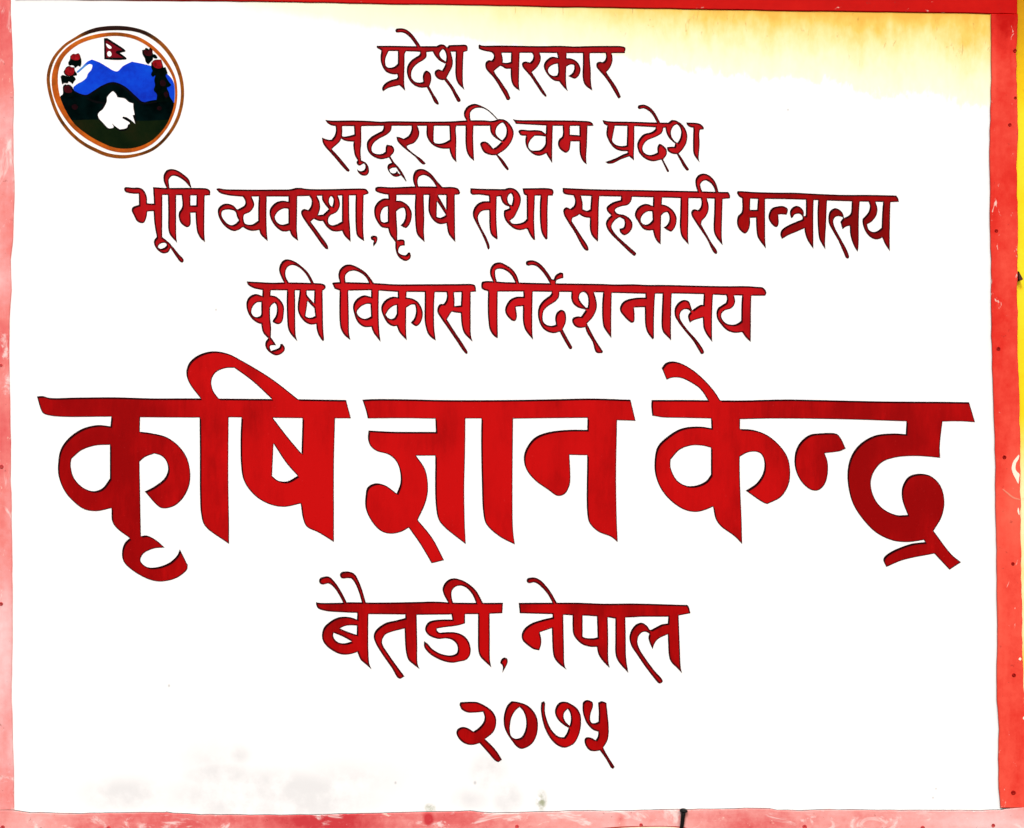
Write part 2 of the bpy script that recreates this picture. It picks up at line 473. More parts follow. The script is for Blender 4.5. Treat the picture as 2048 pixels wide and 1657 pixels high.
word("third line, last word", """
O 1560 335
P -678,410* -670,378 -640,375 -400,390 0,400 200,400 600,420 1000,435 1400,435 1830,445* 1860,490 1873,545* 1740,548* 1250,540* 740,525* 400,510* 0,500* -400,497* -598,490* -650,455
P 408,505* 405,770 385,960 400,1060 440,1160 525,1285* 525,1100 525,700 530,515*
P 175,803* 155,710 190,640 260,608 320,630 370,690 375,775* 425,750* 430,930* 385,960* 250,1020 130,1070 30,1130* 5,1060 25,990 100,930 250,860 350,820* 355,785 330,745 290,730 230,745 200,790*
P 600,515* 590,700 600,1000 620,1130 660,1210 715,1295* 710,1200 725,900 740,520*
P 1130,530* 1115,720 1090,755 1010,800* 985,720 930,665 860,645 790,690 765,760 770,880 830,1000 920,1160 1000,1340 1040,1425 1070,1438 1088,1415 1060,1320 960,1130 860,940 840,840 870,785 920,770 980,785 995,800* 950,860* 985,975* 1040,935 1100,920* 1105,1050 1130,1150 1170,1250 1220,1330* 1235,1270 1240,900 1245,700 1255,535*
P 1390,530* 1415,610 1390,710 1300,815* 1300,880 1340,1000 1420,1100 1500,1135 1560,1130 1610,1105* 1650,1200 1730,1325* 1728,1100 1735,700 1740,540* 1625,535* 1610,700 1600,950* 1540,1000 1470,1020 1400,985 1370,900* 1450,850 1520,750 1535,650 1500,535*
O 1340 335
P 1135,480* 1130,700 1070,770 1055,860 1080,960 1180,1045 1230,1000 1260,900 1260,795* 1360,795* 1380,670* 1260,670* 1265,485*
P 1385,485* 1370,670 1355,810 1375,1080 1410,1150 1510,1280* 1500,1150 1498,900 1498,485*
P 1600,650 1700,615 1780,612 1850,650 1855,690 1835,750* 1760,740 1705,745* 1712,880 1690,935 1660,940 1590,880 1550,780
""")
word("fourth line, first word", """
O 480 515
P 105,380* 300,390 500,400 700,395 1000,400 1130,405 1290,415 1340,440 1350,480 1310,520* 1170,525* 860,520* 720,520* 490,520* 350,515* 200,480 125,430
P 355,510* 350,610* 250,578 150,620 105,700 105,800 140,900 200,980 270,1030 335,1050* 350,1150 380,1210 445,1275* 485,1260* 490,1100 475,950 475,750 485,510*
N 335,705* 270,710 205,770 180,870 220,930 270,942 320,920 335,890*
P 465,600* 560,615 640,680 690,770 690,880 660,1020 600,1055 515,1020* 520,990 560,930 580,850 575,760 545,715* 500,750 460,810*
P 485,1260* 530,1320 570,1385* 480,1390 470,1420 490,1475* 560,1450 620,1420 640,1365* 670,1365* 705,1420 700,1470 640,1525 570,1545 500,1520 430,1460 400,1400 405,1330 445,1275*
P 740,510* 735,700 745,1000 760,1130 800,1210 905,1325* 880,1240 870,1000 870,700 865,510*
P 940,510* 930,600 910,750 915,850 960,950 1040,1030 1120,1060 1200,1050* 1210,1140 1240,1230 1310,1320 1325,1300* 1310,1100 1305,800 1300,510*
N 1065,685* 1050,800 1030,920* 1060,945 1120,950 1185,925* 1170,800* 1120,750
N 1050,525* 1170,525* 1165,720* 1110,660 1055,590
P 695,400* 640,290 615,190 640,100 690,45 750,32 860,65 980,150 1080,250 1168,415* 1118,412* 1040,270 930,160 830,122 760,145 720,210 720,300 770,400*
""")
word("fourth line, second word", """
O 730 515
P -518,410* -500,398 0,400 250,412 450,425 900,425 1400,422 1700,425 1735,445 1752,540* 1670,545* 1400,552* 1100,548* 660,545* 515,545* 220,525* 95,518* 0,520 -260,525* -400,522* -480,495*
P -400,515* -405,800 -400,1000 -380,1130 -320,1230 -230,1305* -250,1200 -255,900 -265,515*
P -395,400* -420,290 -400,200 -330,130 -240,113 -140,145 0,230 80,320 140,408* 66,412* 12,312 -90,235 -180,210 -260,230 -310,290 -305,405*
P 95,510* 95,625* 40,608 -20,600 -110,640 -170,710 -190,790 -172,880 -140,980 -90,1050 -20,1095 40,1100 100,1095* 130,1180 245,1335* 225,1150 215,900 218,515*
N 85,735* 35,733 -10,745 -80,790 -128,860 -98,925 -10,970 50,955 95,930*
P 515,540* 515,630* 440,620 340,660 270,740 255,820 290,930 360,1040 440,1085 500,1080* 540,1180 600,1250 660,1308* 650,1200 650,800 655,540*
N 500,750* 440,770 370,830 325,905* 360,950 410,972 460,955 500,890*
P 640,635* 730,645 820,690 880,770 910,870 900,970 850,1060 800,1085 720,1030* 770,970 800,880 800,800 785,745* 730,745 640,800*
P 940,540* 940,700 940,1000 960,1110 990,1200 1050,1270 1115,1310* 1100,1200 1090,1100 1090,700 1100,540*
P 1280,540* 1290,600 1275,680 1240,735* 1180,740 1145,790 1140,860 1190,950 1280,1080 1430,1300 1560,1490 1600,1522 1618,1505 1560,1390 1400,1150 1290,975* 1365,855* 1430,870 1525,880* 1525,755* 1410,770* 1410,660 1400,545*
P 1520,540* 1510,740 1510,900 1525,1080 1560,1190 1620,1260 1695,1330* 1670,1230 1665,1000 1665,540*
""")
word("fourth line, last word", """
O 950 515
P 100,410* 120,382 500,392 1000,405 1400,412 2000,420 2200,428 2500,425 2700,435 3000,435 3400,445 3900,455 4300,455 4420,465 4540,480 4590,560 4570,605* 4340,605* 3900,595* 3600,580* 3100,570* 2700,575* 2150,560* 2010,552* 1330,545* 1210,545* 910,540* 760,540* 360,540* 205,535* 130,510 100,480
P 205,525* 200,800 210,1000 230,1130 280,1220 350,1278* 360,1260* 355,900 358,535*
P 290,390* 240,280 245,170 300,100 390,80 480,115 590,190 660,290 697,405* 640,405* 570,280 480,205 390,180 325,200 320,280 345,390*
P 760,535* 762,620* 640,625 550,670 485,770 475,850 510,930 600,1005 640,995 660,920 640,780* 755,770* 755,1000 785,1130 830,1200 915,1300* 905,1200 905,700 910,535*
S 840,92,80 900,85,76 980,110,66 1060,180,62 1130,270,58 1210,400,60
P 1180,430* 1205,350 1240,350* 1270,280 1340,238* 1385,250 1393,325* 1330,340 1280,370 1280,430*
P 1210,540* 1190,590 1110,650 1040,720 1000,800 990,900 1015,1020 1070,1120 1160,1180 1240,1195 1340,1170* 1390,1120* 1430,1020 1435,930 1410,850 1350,828 1290,870 1262,950 1275,1060* 1210,1080 1130,1065 1080,1020 1065,940 1085,840 1150,770 1260,700 1320,630 1330,540*
S 1350,1140,60 1430,1290,60 1505,1420,58
P 1520,540* 1515,640 1540,720 1620,790 1745,825* 1670,935* 1600,932 1540,960 1530,1010 1570,1080 1640,1112 1730,1105* 1765,1040* 1850,950 1910,830 1920,740 1900,630 1870,545*
N 1700,545 1650,580 1640,650 1680,720 1750,795* 1775,790* 1785,680 1770,600 1740,560
P 1730,1080* 1760,1180 1850,1330 1910,1500 2005,1510* 2015,1480* 1975,1420 1880,1270 1765,1045*
O 1120 515
P 680,545* 665,700 665,950 685,1090 730,1170 810,1275* 808,1200 810,800 815,550*
P 1345,565* 1345,635* 1240,635 1100,655 1010,690 965,740 943,800 955,860 1000,920 1060,985 1130,1032 1165,1015 1175,900 1165,790* 1335,785* 1345,1080 1380,1190 1460,1295* 1480,1270* 1480,1000 1490,700 1500,565*
P 1615,565* 1605,800 1600,1080 1620,1170 1680,1240 1750,1310* 1748,1100 1755,700 1760,570*
O 1290 515
P 925,570* 915,750* 870,750 740,835* 725,780 690,695 610,672 530,710 470,800 470,920 510,1000 620,1150 760,1320 850,1470 890,1525 930,1505 920,1460 820,1310 660,1130 560,980 550,900 580,840 640,815 690,830 715,855* 680,910 680,960 705,1030* 760,995 910,950* 920,1100 960,1200 1060,1335* 1055,1200 1060,800 1072,580*
P 1275,590* 1290,640 1275,710 1220,750 1150,800 1125,870 1140,970 1200,1060 1290,1150 1400,1188 1530,1180* 1590,1265 1665,1335* 1668,1100 1670,800 1675,600* 1530,595* 1520,700 1515,1000* 1450,1045 1370,1062 1270,1035 1205,950 1205,890 1250,840 1370,795 1420,700 1400,595*
""")
word("large bottom heading, first word", """
O 60 690 0.30189
P 46,342* 85,340 130,352 300,350 560,348 800,355 1060,355 1800,361* 2094,366* 2126,487* 2020,487* 1804,487* 1350,480* 1060,482* 730,480* 535,476* 160,473 90,455 75,435
P 540,470* 533,540* 450,532 350,555 260,615 205,690 187,780 190,870 230,970 290,1040 360,1090 440,1102 540,1082* 545,1170 575,1215 660,1280* 735,1270* 730,1000 725,700 730,470*
N 530,662* 430,668 340,700 275,755* 270,800 290,880 350,945 420,970 480,950 530,885*
P 720,575* 800,585 900,610 980,665 1035,740 1060,830 1055,930 1010,1020 950,1070 880,1083 850,1070 760,972* 830,935 895,880 915,820 900,765 870,735 825,720* 760,745 715,785*
P 735,1268* 770,1263 830,1290 892,1343* 820,1350 750,1385 732,1430 770,1470 830,1475 920,1445 975,1395 993,1355* 1045,1460* 1040,1490 970,1545 870,1568 790,1555 680,1495 620,1435 610,1370 630,1310 665,1278*
O 360 690 0.30176
P 130,475* 132,700 133,1000 140,1120 165,1200 325,1320* 325,1200 320,900 322,475*
P 408,475* 402,600 405,800 420,890 460,960 530,1025 620,1065 700,1073 800,1052* 815,1150 840,1205 920,1245 1020,1307* 1020,1100 1020,800 1028,480*
N 620,655* 610,870* 650,900 710,905 780,868* 710,790
N 615,484* 812,486* 805,720* 720,620
P 140,360* 60,250 42,180 65,115 130,65 220,43 320,60 400,100 600,220 800,375* 625,375* 480,240 360,152* 300,155 235,185 208,240 220,305 260,360*
""")
word("large bottom heading, middle word", """
O 710 760 0.24135
P 62,165* 150,160 450,162 700,168 1243,168 1700,160 1950,155 2283,165* 2325,340* 2170,335* 1930,315* 1600,318 1310,322* 1050,320* 915,320* 670,322* 400,318 105,320* 95,270
P 112,420* 300,430 670,432* 665,310* 915,310* 912,600 905,900 910,1200 918,1362* 730,1210 690,1150 668,1020 665,628* 505,628* 580,740 605,880 590,1000 520,1162* 640,1310 738,1495* 635,1520* 540,1360 445,1225* 380,1260 290,1275 210,1250 130,1160 88,1060 88,960 105,890 170,858 250,875 345,942* 375,860 375,770 345,680 280,620 180,590 130,550 108,490
P 1048,310* 1045,500 1050,800 1065,1120 1090,1200 1200,1300 1325,1365* 1310,1250 1305,900 1310,315*
O 980 760 0.24135
P 808,310* 805,415* 650,415 480,435 370,480 300,570 280,650 300,740 370,830 480,910 560,962 620,945 660,870 665,760 658,622* 805,625* 808,1130 830,1195 900,1260 1000,1300 1058,1345* 1050,1150 1045,800 1053,325*
""")
word("large bottom heading, last word", """
O 1290 700 0.27754
P 48,362* 300,362 700,365 1000,358 1250,362 1700,372 2150,375 2335,378* 2378,522* 2270,515 2130,517* 1875,515* 1400,500 900,495 685,500* 475,495* 250,490 130,487 52,475* 45,400
P 475,485* 478,565* 390,553 260,568 150,635 90,700 70,790 75,900 120,1010 200,1100 290,1155 370,1168 430,1155 490,1130* 510,1220 550,1275 640,1340 700,1400* 695,1200 683,900 685,485*
N 475,705* 410,690 330,690 250,720 185,790* 185,850 230,940 300,980 380,975 440,945 475,900*
P 680,570* 780,578 880,615 970,690 1025,770 1045,860 1035,970 980,1060 880,1112* 850,1100 725,1015* 800,965 850,890 860,810 840,755 805,735 740,740 675,775*
P 120,130* 150,95 195,84 260,98 350,150 430,220 500,300 552,382* 465,382* 400,285 330,235 260,203 200,200 155,215*
O 1570 700 0.27758
P 235,603 370,605 400,635 437,712* 395,730 285,745* 305,800 308,890 285,970 240,1012 190,1010 130,965 85,890 68,810 80,720 120,655 180,612
P 875,510* 870,608* 770,603 640,620 540,680 480,760 452,860 455,980 490,1110 560,1220 660,1320 780,1375 890,1385 1000,1370* 1010,1385* 900,1400 740,1470 708,1510 730,1565* 850,1515 1075,1468* 1185,1585* 1268,1530* 1200,1475 1070,1305* 1130,1200 1148,1090 1120,980 1050,910 970,893 890,915 845,990 845,1080 885,1190* 800,1190 700,1140 640,1060 618,960 640,880 700,810 800,775 950,765 1118,778* 1115,700 1135,510*
""")
word("sixth line, first word with a comma", """
O 620 1150
P 95,430* 130,440 500,440 640,432 1000,438 1500,432 1700,428 1900,422 2050,425 2180,435 2400,440 2700,442 3040,440* 3030,605* 2840,612* 2640,620* 2440,620* 2220,625* 1680,630* 1500,625* 920,620* 745,600* 500,590 250,570 130,530 100,480
P 745,590* 740,705* 660,675 540,660 420,680 300,750 220,830 190,930 200,1030 260,1120 350,1190 460,1245 560,1258 660,1245 745,1215* 800,1340 880,1410 970,1490* 935,1400 920,1200 918,900 920,610*
N 740,800* 640,795 540,810 470,845* 600,900 735,945*
N 370,912* 365,960 400,1030 460,1070 540,1080 660,1050* 520,975
S 200,95,118 280,82,112 340,115,80 410,190,62 480,300,56 555,445,52
S 525,5,110 600,0,104 670,20,90 730,100,70 790,240,62 850,440,60
P 1500,615* 1500,680* 1350,720 1200,755 1080,830 1015,910 1005,990 1040,1090 1150,1270 1290,1470 1380,1620 1420,1640* 1490,1600* 1400,1480 1230,1240 1140,1090 1140,1020 1190,940 1280,900 1490,845* 1500,1100 1515,1230 1550,1340 1640,1420 1725,1485* 1695,1400 1690,1100 1680,620*
O 800 1150
P 810,615* 825,705* 650,705 540,715 450,745 400,820 400,880 450,950 530,990 620,1010 720,1000 820,1025 890,1090 910,1160 890,1235 800,1270 700,1260 600,1225 500,1160 440,1090 380,1045* 378,1120 400,1170 480,1255 600,1325 720,1370 830,1385 920,1370 1040,1340 1095,1280 1115,1190 1095,1080 1040,990 960,935 850,905 700,905 620,910 580,870 580,845* 700,825 900,800 1025,765* 1025,615*
P 1230,610* 1228,900 1235,1200 1260,1280 1310,1340 1440,1460* 1418,1350 1415,1000 1412,605*
P 770,455* 690,310 670,220 700,140 760,80 840,55 950,75 1070,135 1200,250 1315,460* 1205,460* 1140,310 1050,210 960,170 870,190 815,260 815,350 840,460*
P 1580,1390 1600,1330 1645,1303 1690,1325 1695,1380 1660,1460 1612,1545* 1620,1450 1605,1415
""")
word("sixth line, last word", """
O 1030 1150
P 58,442* 500,440 1000,440 1400,455 1850,452 2200,460 2690,475* 2700,472 2730,490 2765,605* 2580,640* 2410,660* 2000,660* 1830,670 1740,672* 1580,690* 1460,668* 1290,655* 1070,640* 905,638* 765,630* 590,620* 75,605*
S 225,90,86 300,80,76 380,115,72 460,190,66 540,290,60 630,450,60
P 590,615* 590,670* 420,710 250,770 140,860 105,950 120,1030 200,1110 290,1170 380,1190* 405,1120 415,1030 390,905* 580,840* 595,1200 620,1310 700,1410 815,1495* 785,1440 770,1100 760,620*
P 905,630* 910,890 930,960 1000,1050 1090,1110 1200,1135 1290,1135* 1310,1240 1360,1330 1490,1470* 1470,1350 1468,1000 1460,660* 1290,650* 1300,985* 1240,998 1120,995 1065,975* 1065,635*
P 1580,680* 1580,1000 1585,1260 1630,1370 1785,1545* 1750,1300 1745,1000 1738,665*
O 1180 1180
P 1237,380* 1225,530* 1130,545 1040,590 960,632* 940,630* 900,570 810,518 720,550 650,640 620,750 650,880 740,1020 870,1210 1040,1430 1080,1470 1110,1475 1145,1445 1130,1400 1030,1290 880,1090 780,930 748,820 770,720 830,665 890,665 935,690* 920,750 935,820 985,935* 1020,840 1080,770 1225,700* 1245,1050 1280,1140 1370,1230 1450,1315* 1430,1220 1415,900 1395,380*
""")
word("four digit year below the lettering", """
O 900 1380
P 150,240* 160,200 180,195 330,188 430,195 560,255 660,330 720,430 728,510 710,610 660,690 550,775* 640,860 730,960 818,1100* 760,1138 710,1115 600,990 465,840* 390,862 310,868 220,840 140,770 100,680 120,620 180,588 260,595 370,658* 450,600 520,520 545,430 520,345* 400,358 270,355 180,305
P 970,178* 1080,195 1210,240 1310,330 1370,440 1385,580 1360,730 1290,850 1200,910 1120,930 1050,895 980,810 900,690 855,580 845,450 870,320 910,235
N 1095,268* 1030,330 975,420 950,520 943,620 960,720 1010,765 1060,770 1130,740 1180,650 1200,540 1190,430 1150,330
P 1437,200* 1480,182 1500,215* 1495,330 1520,450 1570,580 1640,680 1720,740 1795,748* 1840,680 1870,600* 1800,560 1700,470 1655,370 1665,280 1725,200 1820,188 1900,220 2000,290 2055,390 2065,520 2040,680 1960,840 1880,890 1800,912 1700,880 1590,780 1500,620 1450,450 1430,300
N 1855,298* 1800,360 1790,430 1820,500 1885,568* 1905,460 1890,360
O 1030 1380
P 1065,205* 1100,170 1160,163 1225,195* 1228,260 1190,380 1185,470 1210,520 1260,525 1315,500* 1318,350 1308,200* 1370,180 1440,205* 1455,350 1475,550 1475,700 1455,800 1390,910* 1430,990 1570,1215* 1545,1248* 1510,1225* 1420,1070 1335,955* 1250,968 1170,950 1110,870 1095,790 1120,750 1200,755 1270,795* 1305,730 1312,660* 1230,630 1140,540 1085,420 1065,320
""")

# ---------------------------------------------------------------- materials
def lin(r, g, b):
    return tuple(((c / 255 + .055) / 1.055) ** 2.4 if c > 10 else c / 255 / 12.92 for c in (r, g, b))
LIGHT = 1.37                                   # light on the board times exposure
def paint(r, g, b, k=1.0):                     # photo colour -> base colour of the paint
    return tuple(min(.82, c / LIGHT * k) for c in lin(r, g, b))

def mat_panel():
    g = G("white_sign_paint")
    fine = g.noise(40, 5, .6)
    broad = g.noise(2.2, 3, .5, seed=3)
    base = g.mix(fine, (.80, .80, .80), (.83, .83, .825))
    # yellowed, rain-streaked enamel with the upper right shade painted into its colour
    streak = g.noise(20, 4, .6, (1, 1, .30), seed=5)
    rag = g.noise(70, 3, .6, (1, 1, .5), seed=9)
    top = g.op('ADD', g.op('MULTIPLY', g.px, .0135), -1.0)
    reach = g.op('ADD', 30.0, g.op('MULTIPLY', g.op('MAXIMUM', g.op('SUBTRACT', g.px, 540.0), 0.0), .108))
    d = g.op('DIVIDE', g.op('SUBTRACT', g.py, top), reach)
    d = g.op('ADD', d, g.op('MULTIPLY', g.op('SUBTRACT', streak, .5), .55))
    d = g.op('ADD', d, g.op('MULTIPLY', g.op('SUBTRACT', rag, .5), .42))
    amt = g.op('SUBTRACT', 1.0, d, True)
    amt = g.op('MULTIPLY', amt, g.step(330, 1650, g.px))
    blot = g.noise(9, 4, .6, seed=14)
    amt = g.op('MULTIPLY', amt, g.op('ADD', .62, g.op('MULTIPLY', blot, .8)), True)
    amt = g.op('MAXIMUM', amt, g.op('MULTIPLY', g.blob(1985, 30, 60, 60), .95))
    stain_shade = g.ramp(amt, [(0, (.82, .82, .82)), (.07, (.82, .82, .64)), (.34, (.82, .80, .52)), (.60, (.82, .71, .32)), (.84, (.80, .54, .12)), (1, (.76, .43, .07))])
    col = g.mix(g.step(.0, .05, amt), base, stain_shade)
    # ochre scuffs near the top edge
    sc = g.noise(60, 5, .7, (1, 1, .35), seed=21, dist=1.5)
    scf = g.op('MULTIPLY', g.step(.60, .70, sc), g.op('MULTIPLY', g.step(.2, .7, amt), .55))
    col = g.mix(scf, col, (.42, .22, .05))
    # grey grime along the lower edge
    dirt = None
    sm = g.noise(16, 5, .65, seed=31)
    for cx, cy, rx, ry, k in ((478, 1510, 34, 30, .55), (440, 1553, 95, 40, .8), (545, 1598, 270, 75, 1.0), (250, 1590, 120, 50, .7), (420, 1520, 110, 60, .35),
                              (700, 1560, 160, 60, .45), (978, 1548, 50, 60, .75), (1015, 1598, 40, 55, .8), (940, 1600, 60, 40, .5), (1226, 1270, 8, 90, .5)):
        b = g.op('MULTIPLY', g.blob(cx, cy, rx, ry), k)
        dirt = b if dirt is None else g.op('MAXIMUM', dirt, b)
    dirt = g.op('MULTIPLY', g.step(0, .55, dirt), g.step(.28, .60, sm))
    col = g.mix(g.op('MULTIPLY', dirt, .62), col, (.58, .585, .59))
    moss = g.op('MAXIMUM', g.blob(1083, 1602, 15, 27), g.op('MULTIPLY', g.blob(860, 1618, 16, 14), 1.0))
    col = g.mix(g.op('MULTIPLY', g.step(0, .8, moss), g.step(.35, .60, g.noise(60, 4, .65, seed=37))), col, (.33, .35, .24))
    speck = None
    for cx, cy, r in ((432, 620, 3.2), (1576, 220, 3), (1872, 1578, 2.6), (1866, 1596, 3), (338, 1372, 4), (791, 1566, 4), (950, 1566, 5), (1340, 1300, 2.4)):
        b = g.blob(cx, cy, r, r * 1.3)
        speck = b if speck is None else g.op('MAXIMUM', speck, b)
    col = g.mix(g.step(.1, 1, speck), col, (.50, .50, .50))
    g.bump(g.op('ADD', g.op('MULTIPLY', broad, 3.0), g.op('MULTIPLY', fine, .15)), .25, .002)
    return g.done(col, .5, .06)

def mat_letter(name, a, b, seed, thick=()):
    g = G(name)
    br = g.noise(22, 4, .6, (1, 1, .45), seed=seed)
    bl = g.noise(6.5, 3, .5, seed=seed + 4)
    hair = g.noise(150, 4, .7, (1, 1, .18), seed=seed + 6)      # brush hairs
    f = g.op('ADD', g.op('MULTIPLY', br, .50), g.op('MULTIPLY', bl, .55))
    f = g.op('ADD', f, g.op('MULTIPLY', hair, .25))
    for cx, cy, rx, ry, k in thick:                        # heavier, darker coats
        f = g.op('ADD', f, g.op('MULTIPLY', g.step(0, 1, g.blob(cx, cy, rx, ry)), k))
    col = g.mix(g.step(.42, .86, f), a, b)
    sp = g.noise(300, 2, .5, seed=seed + 2)
    col = g.mix(g.op('MULTIPLY', g.step(.70, .76, sp), .35), col, paint(235, 60, 60))
    g.bump(br, .15, .0006)
    return g.done(col, .5, .03)

def mat_plain(name, c, var=.12, rough=.6, spec=.015, scale=60, stretch=(1, 1, 1)):
    g = G(name)
    n = g.noise(scale, 4, .6, stretch)
    lo = tuple(x * (1 - var) for x in c)
    hi = tuple(min(.85, x * (1 + var)) for x in c)
    return g.done(g.mix(g.step(.3, .7, n), lo, hi), rough, spec)

def mat_frame(name, tones, seed, along, spots=(), flake=0):
    """old red enamel: patchy chalking plus painted-in light and shade between the given tones, brush streaks along the strip, dirt specks, chips"""
    g = G(name)
    st = (1, 1, .12) if along == 'z' else (.12, 1, 1)
    br = g.noise(30, 5, .6, st, seed=seed)
    pt = g.noise(9, 4, .6, (1, 1, .5) if along == 'z' else (.5, 1, 1), seed=seed + 3)
    f = g.op('ADD', g.op('MULTIPLY', br, .45), g.op('MULTIPLY', pt, .75))
    f = g.op('SUBTRACT', g.op('ADD', f, g.op('MULTIPLY', g.op('SUBTRACT', g.noise(70, 5, .7, seed=seed + 21), .5), .35)), .12)
    for cx, cy, rx, ry, k in spots:                       # places painted deeper (-), as for shade at the top, or more chalked (+)
        f = g.op('ADD', f, g.op('MULTIPLY', g.step(0, 1, g.blob(cx, cy, rx, ry)), k))
    col = g.ramp(f, [(p, c) for p, c in tones])
    sc = g.noise(85, 4, .65, (1, 1, .4) if along == 'z' else (.4, 1, 1), seed=seed + 8, dist=.8)
    col = g.mix(g.op('MULTIPLY', g.step(.66, .72, sc), .75), col, (.76, .62, .52))
    fk = g.noise(26, 5, .7, (1, 1, .5) if along == 'z' else (.5, 1, 1), seed=seed + 17, dist=1.0)
    if flake: col = g.mix(g.op('MULTIPLY', g.step(.54, .66, fk), flake), col, (.80, .70, .67))
    dk = g.noise(120, 3, .6, seed=seed + 11)
    col = g.mix(g.op('MULTIPLY', g.step(.68, .74, dk), .45), col, (.28, .02, .015))
    g.bump(g.op('ADD', br, g.op('MULTIPLY', pt, 2.0)), .3, .001)
    return g.done(col, .5, .05)

M_PANEL = mat_panel()
M_EDGE = mat_plain("black_lining_paint", paint(34, 5, 8), .3)
M_MAROON = mat_plain("dried_maroon_paint", paint(104, 8, 14), .25, scale=90)
M_RED_SMALL = mat_letter("crimson_lettering_paint", paint(150, 11, 16), paint(206, 20, 26), 1.0, ((1000, 140, 400, 120, -.18), (880, 620, 600, 120, .2)))
M_RED_DEEP = mat_letter("deep_crimson_lettering_paint", paint(130, 5, 6), paint(198, 10, 12), 2.0, ((1700, 440, 280, 160, -.22), (1000, 1260, 420, 140, .12)))
M_RED_BIG = mat_letter("scarlet_lettering_paint", paint(154, 4, 6), paint(208, 13, 14), 3.0, ((150, 900, 330, 420, -.16), (1840, 950, 380, 420, -.15), (560, 930, 260, 300, .16), (1000, 930, 420, 320, .2), (1420, 930, 200, 240, .15)))

R_DEEP, R_MID, R_BRIGHT = paint(196, 10, 6), paint(232, 34, 22), paint(255, 82, 64)
R_PINK, R_ROSE, R_PALE = paint(255, 160, 152), paint(238, 108, 108), paint(255, 212, 210)
M_TOP = mat_frame("shaded_red_enamel_top", [(.2, paint(190, 8, 6)), (.5, paint(212, 14, 8)), (.8, paint(226, 26, 14))], 41, 'x')  # deep tones carry the shade that falls on the top strip
M_RIGHT = mat_frame("red_enamel_right", [(.12, paint(205, 14, 8)), (.36, paint(240, 54, 42)), (.56, paint(255, 88, 70)), (.9, paint(255, 118, 94))], 52, 'z',
                    ((2010, -20, 60, 190, -.5), (2000, 640, 60, 200, -.12), (1995, 940, 60, 150, -.06), (2010, 1400, 80, 300, .10), (2030, 1010, 40, 120, .15)))  # first spot paints the shade on the strip's top end
M_LEFT = mat_frame("lit_chalky_red_enamel_left", [(.15, paint(238, 96, 98)), (.40, paint(252, 140, 134)), (.60, paint(255, 176, 174)), (.85, paint(255, 218, 218))], 63, 'z',  # pale pinks: chalky wear with strong light and sky haze painted in
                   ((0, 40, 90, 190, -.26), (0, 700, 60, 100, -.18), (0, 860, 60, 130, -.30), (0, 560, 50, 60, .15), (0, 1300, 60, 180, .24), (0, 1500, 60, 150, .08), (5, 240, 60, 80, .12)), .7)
M_BOTTOM = mat_frame("lit_chalky_red_enamel_bottom", [(.15, paint(216, 66, 72)), (.34, paint(240, 118, 116)), (.52, paint(255, 168, 162)), (.85, paint(255, 214, 212))], 74, 'x',  # pale rose: fading, with the strong light here put into the colour
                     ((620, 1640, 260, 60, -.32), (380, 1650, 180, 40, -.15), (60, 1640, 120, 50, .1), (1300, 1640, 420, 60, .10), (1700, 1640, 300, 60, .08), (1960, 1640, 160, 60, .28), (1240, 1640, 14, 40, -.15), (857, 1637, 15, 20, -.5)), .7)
M_EDGE_GREY = mat_plain("shadow_grey_edge", (.13, .14, .125), .25, .6)  # grey paints the shadow line between sheet and bottom strip
M_EDGE_BROWN = mat_plain("dirty_shadow_edge", (.26, .13, .10), .3, .7)  # dirty edge, with the shadow line beside the sheet painted in
M_EDGE_RED = mat_plain("dark_red_shadow_edge", (.34, .012, .008), .2, .6)  # darker red paints the shadow line under the top strip
M_BACK = mat_plain("galvanised_backing", (.30, .30, .30), .2)

# ---------------------------------------------------------------- the board
def tag(o, label=None, cat=None, group=None, kind=None):
    if label: o["label"] = label
    if cat: o["category"] = cat
    if group: o["group"] = group
    if kind: o["kind"] = kind

board = bpy.data.objects.new("signboard", None)
board.empty_display_size = .1
scene.collection.objects.link(board)
board.location = (0, 0, BASE)
tag(board, "white hand-painted signboard with red lettering, round emblem and worn red frame on a yellow wall", "signboard")

BACK = 0.012                                     # the frame's back, against the wall
# the sheet: its face is very slightly wavy sheet metal
nx, nz = 64, 52
pv, pf = [], []
x0, x1, y0, y1 = -58.0, 2030.0, -58.0, 1668.0
for j in range(nz + 1):
    for i in range(nx + 1):
        px, py = x0 + (x1 - x0) * i / nx, y0 + (y1 - y0) * j / nz
        pv.append(loc(px, py, 0.0))
for j in range(nz):
    for i in range(nx):
        a = j * (nx + 1) + i
        pf.append((a + nx + 1, a + nx + 2, a + 1, a))
o = len(pv)
for q in ((x0, y0), (x1, y0), (x1, y1), (x0, y1)): pv.append(loc(q[0], q[1], .003))
pf.append((o, o + 1, o + 2, o + 3))
row = nx + 1
for i in range(nx): pass
pf += [tuple(list(range(0, row)) + [o + 1, o]), tuple(list(range(nz * row + nx, nz * row - 1, -1)) + [o + 3, o + 2]),
       tuple([k * row for k in range(nz, -1, -1)] + [o, o + 3]), tuple([k * row + nx for k in range(nz + 1)] + [o + 2, o + 1])]
panel = link("panel", pv, pf, [M_PANEL], board)

PROUD = 0.0045                                   # how far the strips stand in front of the sheet
KP = (DIST - PROUD) / DIST
def frame_pt(px, py, y):                         # traced outline brought to the strip's own depth
    return (((px - W / 2) * KP) * S, y, (HT / 2 - (py - HT / 2) * KP) * S)

